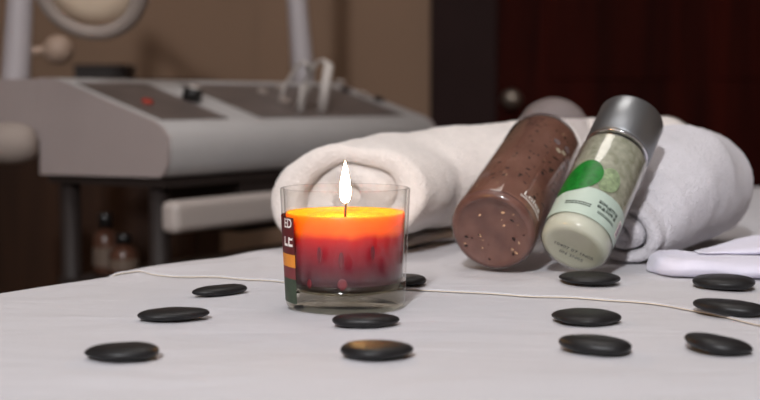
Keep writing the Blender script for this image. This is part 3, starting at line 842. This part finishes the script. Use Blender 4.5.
stone(401, 283, 49, 14.5, R(5), .0066, 'black stone half hidden behind the right of the candle glass', 4)
stone(366, 320.5, 69, 17, R(0), .0066, 'black stone right in front of the candle glass', 5, depth=.022)
stone(376, 352, 74, 18, R(2), .0068, 'black stone with orange candle reflection, nearest in front of the candle', 6)
stone(588.5, 281.5, 60, 14.5, R(0), .0062, 'black stone just in front of the silver-capped bottle', 7)
stone(585.5, 318, 67, 16, R(0), .0064, 'black stone between two others below the silver-capped bottle', 8)
stone(596, 344.5, 78, 20, R(-26), .0074, 'black stone nearest the camera in the column below the bottles', 9, depth=.029, roll=R(2))
stone(724, 284.5, 64, 18.5, R(0), .0078, 'black stone just in front of the lavender cloth', 10)
stone(730, 311, 76, 19, R(-32), .0076, 'black stone cut by the right edge of the picture', 11, depth=.028, roll=R(2.5))
stone(717, 344.5, 74, 26, R(-45), .0074, 'black stone lying askew, nearest camera at the far right', 12, depth=.027, roll=R(6))

# ------------------------------------------------------------------ beauty machine on its trolley
FM = pt(166, 178, 1.60)                                   # lower front-left corner
vdir = Vector((.55, .835, 0)).normalized(); udir = Vector((-vdir.y, vdir.x, 0))
mm4 = Matrix((vdir, udir, Vector((0, 0, 1)))).transposed().to_4x4(); mm4.translation = (FM.x, FM.y, 0)
zb = FM.z                                                  # underside
machine = empty('facial_machine', matrix=mm4)
tag(machine, 'grey beauty machine with sloping dark control panels behind the bed', 'machine')
ML = .66
def rnd_profile():
    return [(.012, zb), (.004, zb + .004), (-.002, zb + .016), (-.004, zb + .036), (-.002, zb + .052), (.006, zb + .063), (.018, zb + .0705),
            (.188, zb + .124), (.205, zb + .1275), (.231, zb + .1285), (.231, zb - .003)]
prof = rnd_profile()
b = MB().prism(prof, .006, ML - .006).build('body', M['mach'], machine, False)
for p in b.data.polygons: p.use_smooth = p.index < 7
bevel(b, .003, 2, 50)
s1 = MB().prism(prof, 0, .0055).build('side_panel', M['mach_side'], machine, False)
s2 = MB().prism(prof, ML - .0055, ML).build('side_panel', M['mach_side'], machine, False)
MB().box((.0, .232, zb + .045), (.05, .42, zb + .127)).build('rear_housing', M['mach_side'], machine, False)
# slope frame for inlays
sl0 = Vector((0, .018, zb + .0705)); sl1 = Vector((0, .188, zb + .124)); sd = (sl1 - sl0).normalized(); sn = Vector((0, -sd.z, sd.y))
def slope(v, w_, h=0.0):
    p = sl0 + sd * w_ + sn * h; return Vector((v, p.y, p.z))
SLW = (sl1 - sl0).length
def inlay(v0, v1, w0, w1, mat, name, h=.0015, parent=machine):
    q = [(v0, w0), (v1, w0), (v1, w1), (v0, w1)]
    vv = [slope(a, b_, -.001) for a, b_ in q] + [slope(a, b_, h) for a, b_ in q]
    o = MB().add(vv, [(3, 2, 1, 0), (4, 5, 6, 7), (0, 1, 5, 4), (1, 2, 6, 5), (2, 3, 7, 6), (3, 0, 4, 7)]).build(name, mat, parent, False)
    return o
pan1 = inlay(.018, .150, .006, SLW - .012, M['mach_panel'], 'control_panel')
pan2 = inlay(.222, .600, .006, SLW - .012, M['mach_panel'], 'control_panel')
def knob(v, w_, r, h, mat, capmat, parent):
    prof_ = [(0, 0), (r, 0), (r * .96, h * .8), (r * .8, h), (0, h)]
    rot = Matrix((Vector((1, 0, 0)), sd, sn)).transposed().to_4x4(); rot.translation = slope(v, w_, .0016)
    o = MB().lathe(prof_, 24).build('knob', mat, parent, True, rot)
    if capmat:
        rot2 = rot.copy(); rot2.translation = slope(v, w_, .0016 + h + .0002)
        MB().lathe([(0, 0), (r * .7, 0), (r * .7, .001), (0, .0012)], 24).build('knob_face', capmat, o, True, rot2)
    return o
def slope_from_px(px, py):
    # intersect the pixel ray with the sloping top
    inv = mm4.inverted(); o_ = inv @ Vector((0, 0, BED + EYE)); d_ = inv.to_3x3() @ ray(px, py)
    k = (sl0 - o_).dot(sn) / d_.dot(sn); p = o_ + d_ * k
    return p.x, (p - sl0).dot(sd)
a_, b_ = slope_from_px(191, 101); knob(a_, b_, .014, .018, M['black_plastic'], M['cable'], pan1)
a_, b_ = slope_from_px(147, 104); knob(a_, b_, .008, .005, M['red_plastic'], None, pan1)
for px, py in ((262, 94), (280, 90), (284, 103), (345, 92), (362, 96), (340, 84), (378, 101)):
    a_, b_ = slope_from_px(px, py)
    knob(a_, b_, .009, .006, M['lamp_rim'] if px % 3 else M['dark_metal'], None, pan2)
# two probes with their cables standing on the panel
for (pa, pb, pc) in (((299, 112), (305, 88), (310, 66)), ((322, 112), (325, 88), (329, 64))):
    a_, b_ = slope_from_px(*pa)
    base = slope(a_, b_, .0)
    inv = mm4.inverted(); depth = (mm4 @ base).y
    p1 = inv @ pt(*pb, depth - .01); p2 = inv @ pt(*pc, depth - .0)
    p3 = p2 + Vector((.012, .03, .004)); p4 = p2 + Vector((.016, .06, -.03))
    MB().tube([base, p1, p2], [.0085, .008, .0075], 12).build('probe', M['cable'], machine)
    MB().tube([p2, p2.lerp(p3, .5) + Vector((0, 0, .004)), p3, p4, p4 + Vector((0, .02, -.05))], .003, 8).build('cable', M['cable'], machine)
# right-hand upright behind the machine
inv = mm4.inverted()
q0 = pt(303, 74, 2.28); q1 = pt(296, -10, 2.28); q2 = pt(294, -60, 2.28)
MB().tube([inv @ (q0 + Vector((0, 0, -.06))), inv @ q0, inv @ q1, inv @ q2, inv @ pt(294, -330, 2.28)], [.020, .020, .0175, .017, .016], 20).build('upright', M['post'], machine)

# trolley under the machine
trolley = empty('trolley', matrix=mm4)
tag(trolley, 'dark metal trolley with white drawer front carrying the beauty machine', 'trolley')
MB().box((.01, .012, zb - .014), (ML - .01, .226, zb - .0035)).build('top_plate', M['dark_metal'], trolley, False)
for v_, u_ in ((.03, .04), (ML - .03, .04), (.03, .205), (ML - .03, .205)):
    MB().tube([(v_, u_, .04), (v_, u_, zb - .0145)], .014, 14).build('post', M['dark_metal'], trolley)
    MB().tube([(v_ - .011, u_, .022), (v_ + .011, u_, .022)], .0215, 18).build('castor', M['black_plastic'], trolley)
bd = MB().box((.17, .018, zb - .085), (ML - .05, .19, zb - .0145)).build('drawer_body', M['dark_metal'], trolley, False)
dr = MB().box((.005, -.012, zb - .072), (ML - .02, .0175, zb - .030)).build('drawer_front', M['drawer'], trolley, False); bevel(dr, .010, 4)
MB().tube([(.30, -.013, zb - .05), (.30, -.03, zb - .05), (.37, -.03, zb - .05), (.37, -.013, zb - .05)], .004, 8).build('drawer_handle', M['lamp_rim'], dr)
ZS = BED - .115
MB().box((.015, .03, ZS - .012), (ML - .015, .215, ZS)).build('shelf', M['dark_metal'], trolley, False)
MB().box((.015, .03, .15), (ML - .015, .215, .162)).build('shelf', M['dark_metal'], trolley, False)
# things on the trolley shelf
labs = ['taller dark amber bottle on the trolley shelf under the machine', 'shorter dark brown jar right of the amber bottle on the trolley shelf']
for k, (v_, u_, h_, r_) in enumerate(((.075, .185, .085, .018), (.06, .135, .060, .020))):
    p0 = mm4 @ Vector((v_, u_, ZS + .0005))
    bo = empty('jar' if k == 1 else 'amber_bottle', p0); tag(bo, labs[k], 'jar' if k == 1 else 'bottle', 'bottles on the trolley shelf')
    hb = h_ * .72
    MB().lathe([(0, 0), (r_ * .9, 0), (r_, .003), (r_, hb - .01), (r_ * .8, hb - .002), (r_ * .42, hb), (r_ * .42, hb + .004), (0, hb + .004)], 28).build('body', M['amber'], bo)
    MB().lathe([(0, hb + .0042), (r_ * .55, hb + .0042), (r_ * .55, h_ - .001), (r_ * .5, h_), (0, h_)], 24).build('cap', M['black_plastic'], bo)
    MB().lathe([(r_ + .0003, .012), (r_ + .0003, hb * .62)], 28).build('paper_label', M['paper'], bo)

# magnifying lamp on its pole, clamped beside the machine
pl = pt(17, 76, 1.84)
lampE = empty('magnifying_lamp', (pl.x, pl.y, pl.z - .10)); off = Vector((pl.x, pl.y, pl.z - .10))
tag(lampE, 'round magnifying lamp on a grey pole clamped left of the machine', 'lamp')
def L(p): return Vector(p) - off
MB().tube([L(pt(14, 128, 1.84)), L(pt(16, 76, 1.84)), L(pt(20, 0, 1.84)), L(pt(22, -120, 1.84)), L(pt(24, -210, 1.84))], [.019, .0205, .0185, .017, .016], 20).build('pole', M['post'], lampE)
cc = L(pt(12, 142, 1.72))
rows = []
for i in range(13):
    a = PI * i / 12
    rows.append([(cc.x - .002 - .036 * math.cos(a) , cc.y + .030 * abs(math.sin(a)) ** .7 * math.cos(b), cc.z + .029 * abs(math.sin(a)) ** .6 * math.sin(b) - .002) for b in [2 * PI * q / 20 for q in range(20)]])
MB().grid(rows, close_u=True).build('clamp', M['lamp_rim'], lampE)
MB().tube([L(pt(24, -210, 1.84)), L(pt(40, -235, 1.62)), L(pt(120, -215, 1.58)), L(pt(150, -190, 1.55)), L(pt(135, -60, 1.57)), L(pt(128, -40, 1.57))], [.011] * 6, 12).build('arm', M['post'], lampE)
# head: flat drum tilted towards the viewer
hc = pt(90, -16, 1.60); hn = Vector((-.10, -.88, -.46)).normalized()
hx = Vector((1, 0, 0)); hx = (hx - hn * hx.dot(hn)).normalized(); hy = hn.cross(hx)
hm = Matrix((hx, hy, hn)).transposed().to_4x4(); hm.translation = L(hc)
MB().lathe([(.054, .006), (.054, .012), (.060, .017), (.070, .014), (.0745, .004), (.074, -.008), (.066, -.018), (.02, -.022), (0, -.022)], 56).build('lamp_ring', M['lamp_rim'], lampE, True, hm)
MB().lathe([(0, .010), (.030, .0095), (.0538, .0065), (.0538, .003), (0, .003)], 48).build('diffuser', M['lens'], lampE, True, hm)
jc = L(pt(58, 50, 1.86))
jm = Matrix.Translation(jc) 
MB().lathe([(0, -.022), (.012, -.019), (.02, -.01), (.022, 0), (.02, .01), (.012, .019), (0, .022)], 24).build('joint', M['joint'], lampE, True, jm)
MB().tube([L(pt(18, 52, 1.84)), jc], .007, 10).build('joint_arm', M['joint'], lampE)

# low dark cabinet by the back wall
cx1 = pt(196, 100, 2.85).x; cx0 = RX0 + .05
cab = empty('low_cabinet', ((cx0 + cx1) / 2, 3.06, 0)); cw = (cx1 - cx0) / 2
tag(cab, 'low dark brown wooden cabinet against the back wall behind the machine', 'cabinet')
CH = BED + .175
MB().box((-cw, -.20, .06), (cw, .215, CH - .025)).build('body', M['darkwood'], cab, False)
o = MB().box((-cw - .01, -.215, CH - .0245), (cw + .01, .218, CH)).build('cabinet_top', M['darkwood'], cab, False); bevel(o, .004)
MB().box((-cw + .03, -.17, 0.0), (cw - .03, .20, .0595)).build('plinth', M['darkwood'], cab, False)
nd = 3
for k in range(nd):
    a = -cw + .006 + k * 2 * cw / nd; b_ = -cw - .006 + (k + 1) * 2 * cw / nd
    d = MB().box((a, -.222, .08), (b_, -.2005, CH - .035)).build('cabinet_door', M['darkwood'], cab, False); bevel(d, .004)
    MB().lathe([(0, 0), (.006, 0), (.006, .012), (.012, .018), (.010, .026), (0, .028)], 18).build('handle', M['knobmetal'], d, True, Matrix.Translation((b_ - .05, -.2215, CH - .16)) @ Matrix.Rotation(PI / 2, 4, 'X'))
bx0 = pt(76, 70, 2.95); bx1 = pt(128, 70, 2.95)
bb = empty('dark_box', ((bx0.x + bx1.x) / 2, 2.98, CH + .0005)); bw = (bx1.x - bx0.x) / 2
o = MB().box((-bw, -.05, 0), (bw, .06, .024)).build('box_body', M['dark_metal'], bb, False); bevel(o, .003)
o = MB().box((-bw - .002, -.052, .0242), (bw + .002, .062, .034)).build('lid', M['dark_metal'], bb, False); bevel(o, .003)
tag(bb, 'small flat dark box on the low cabinet below the magnifying lamp', 'box')
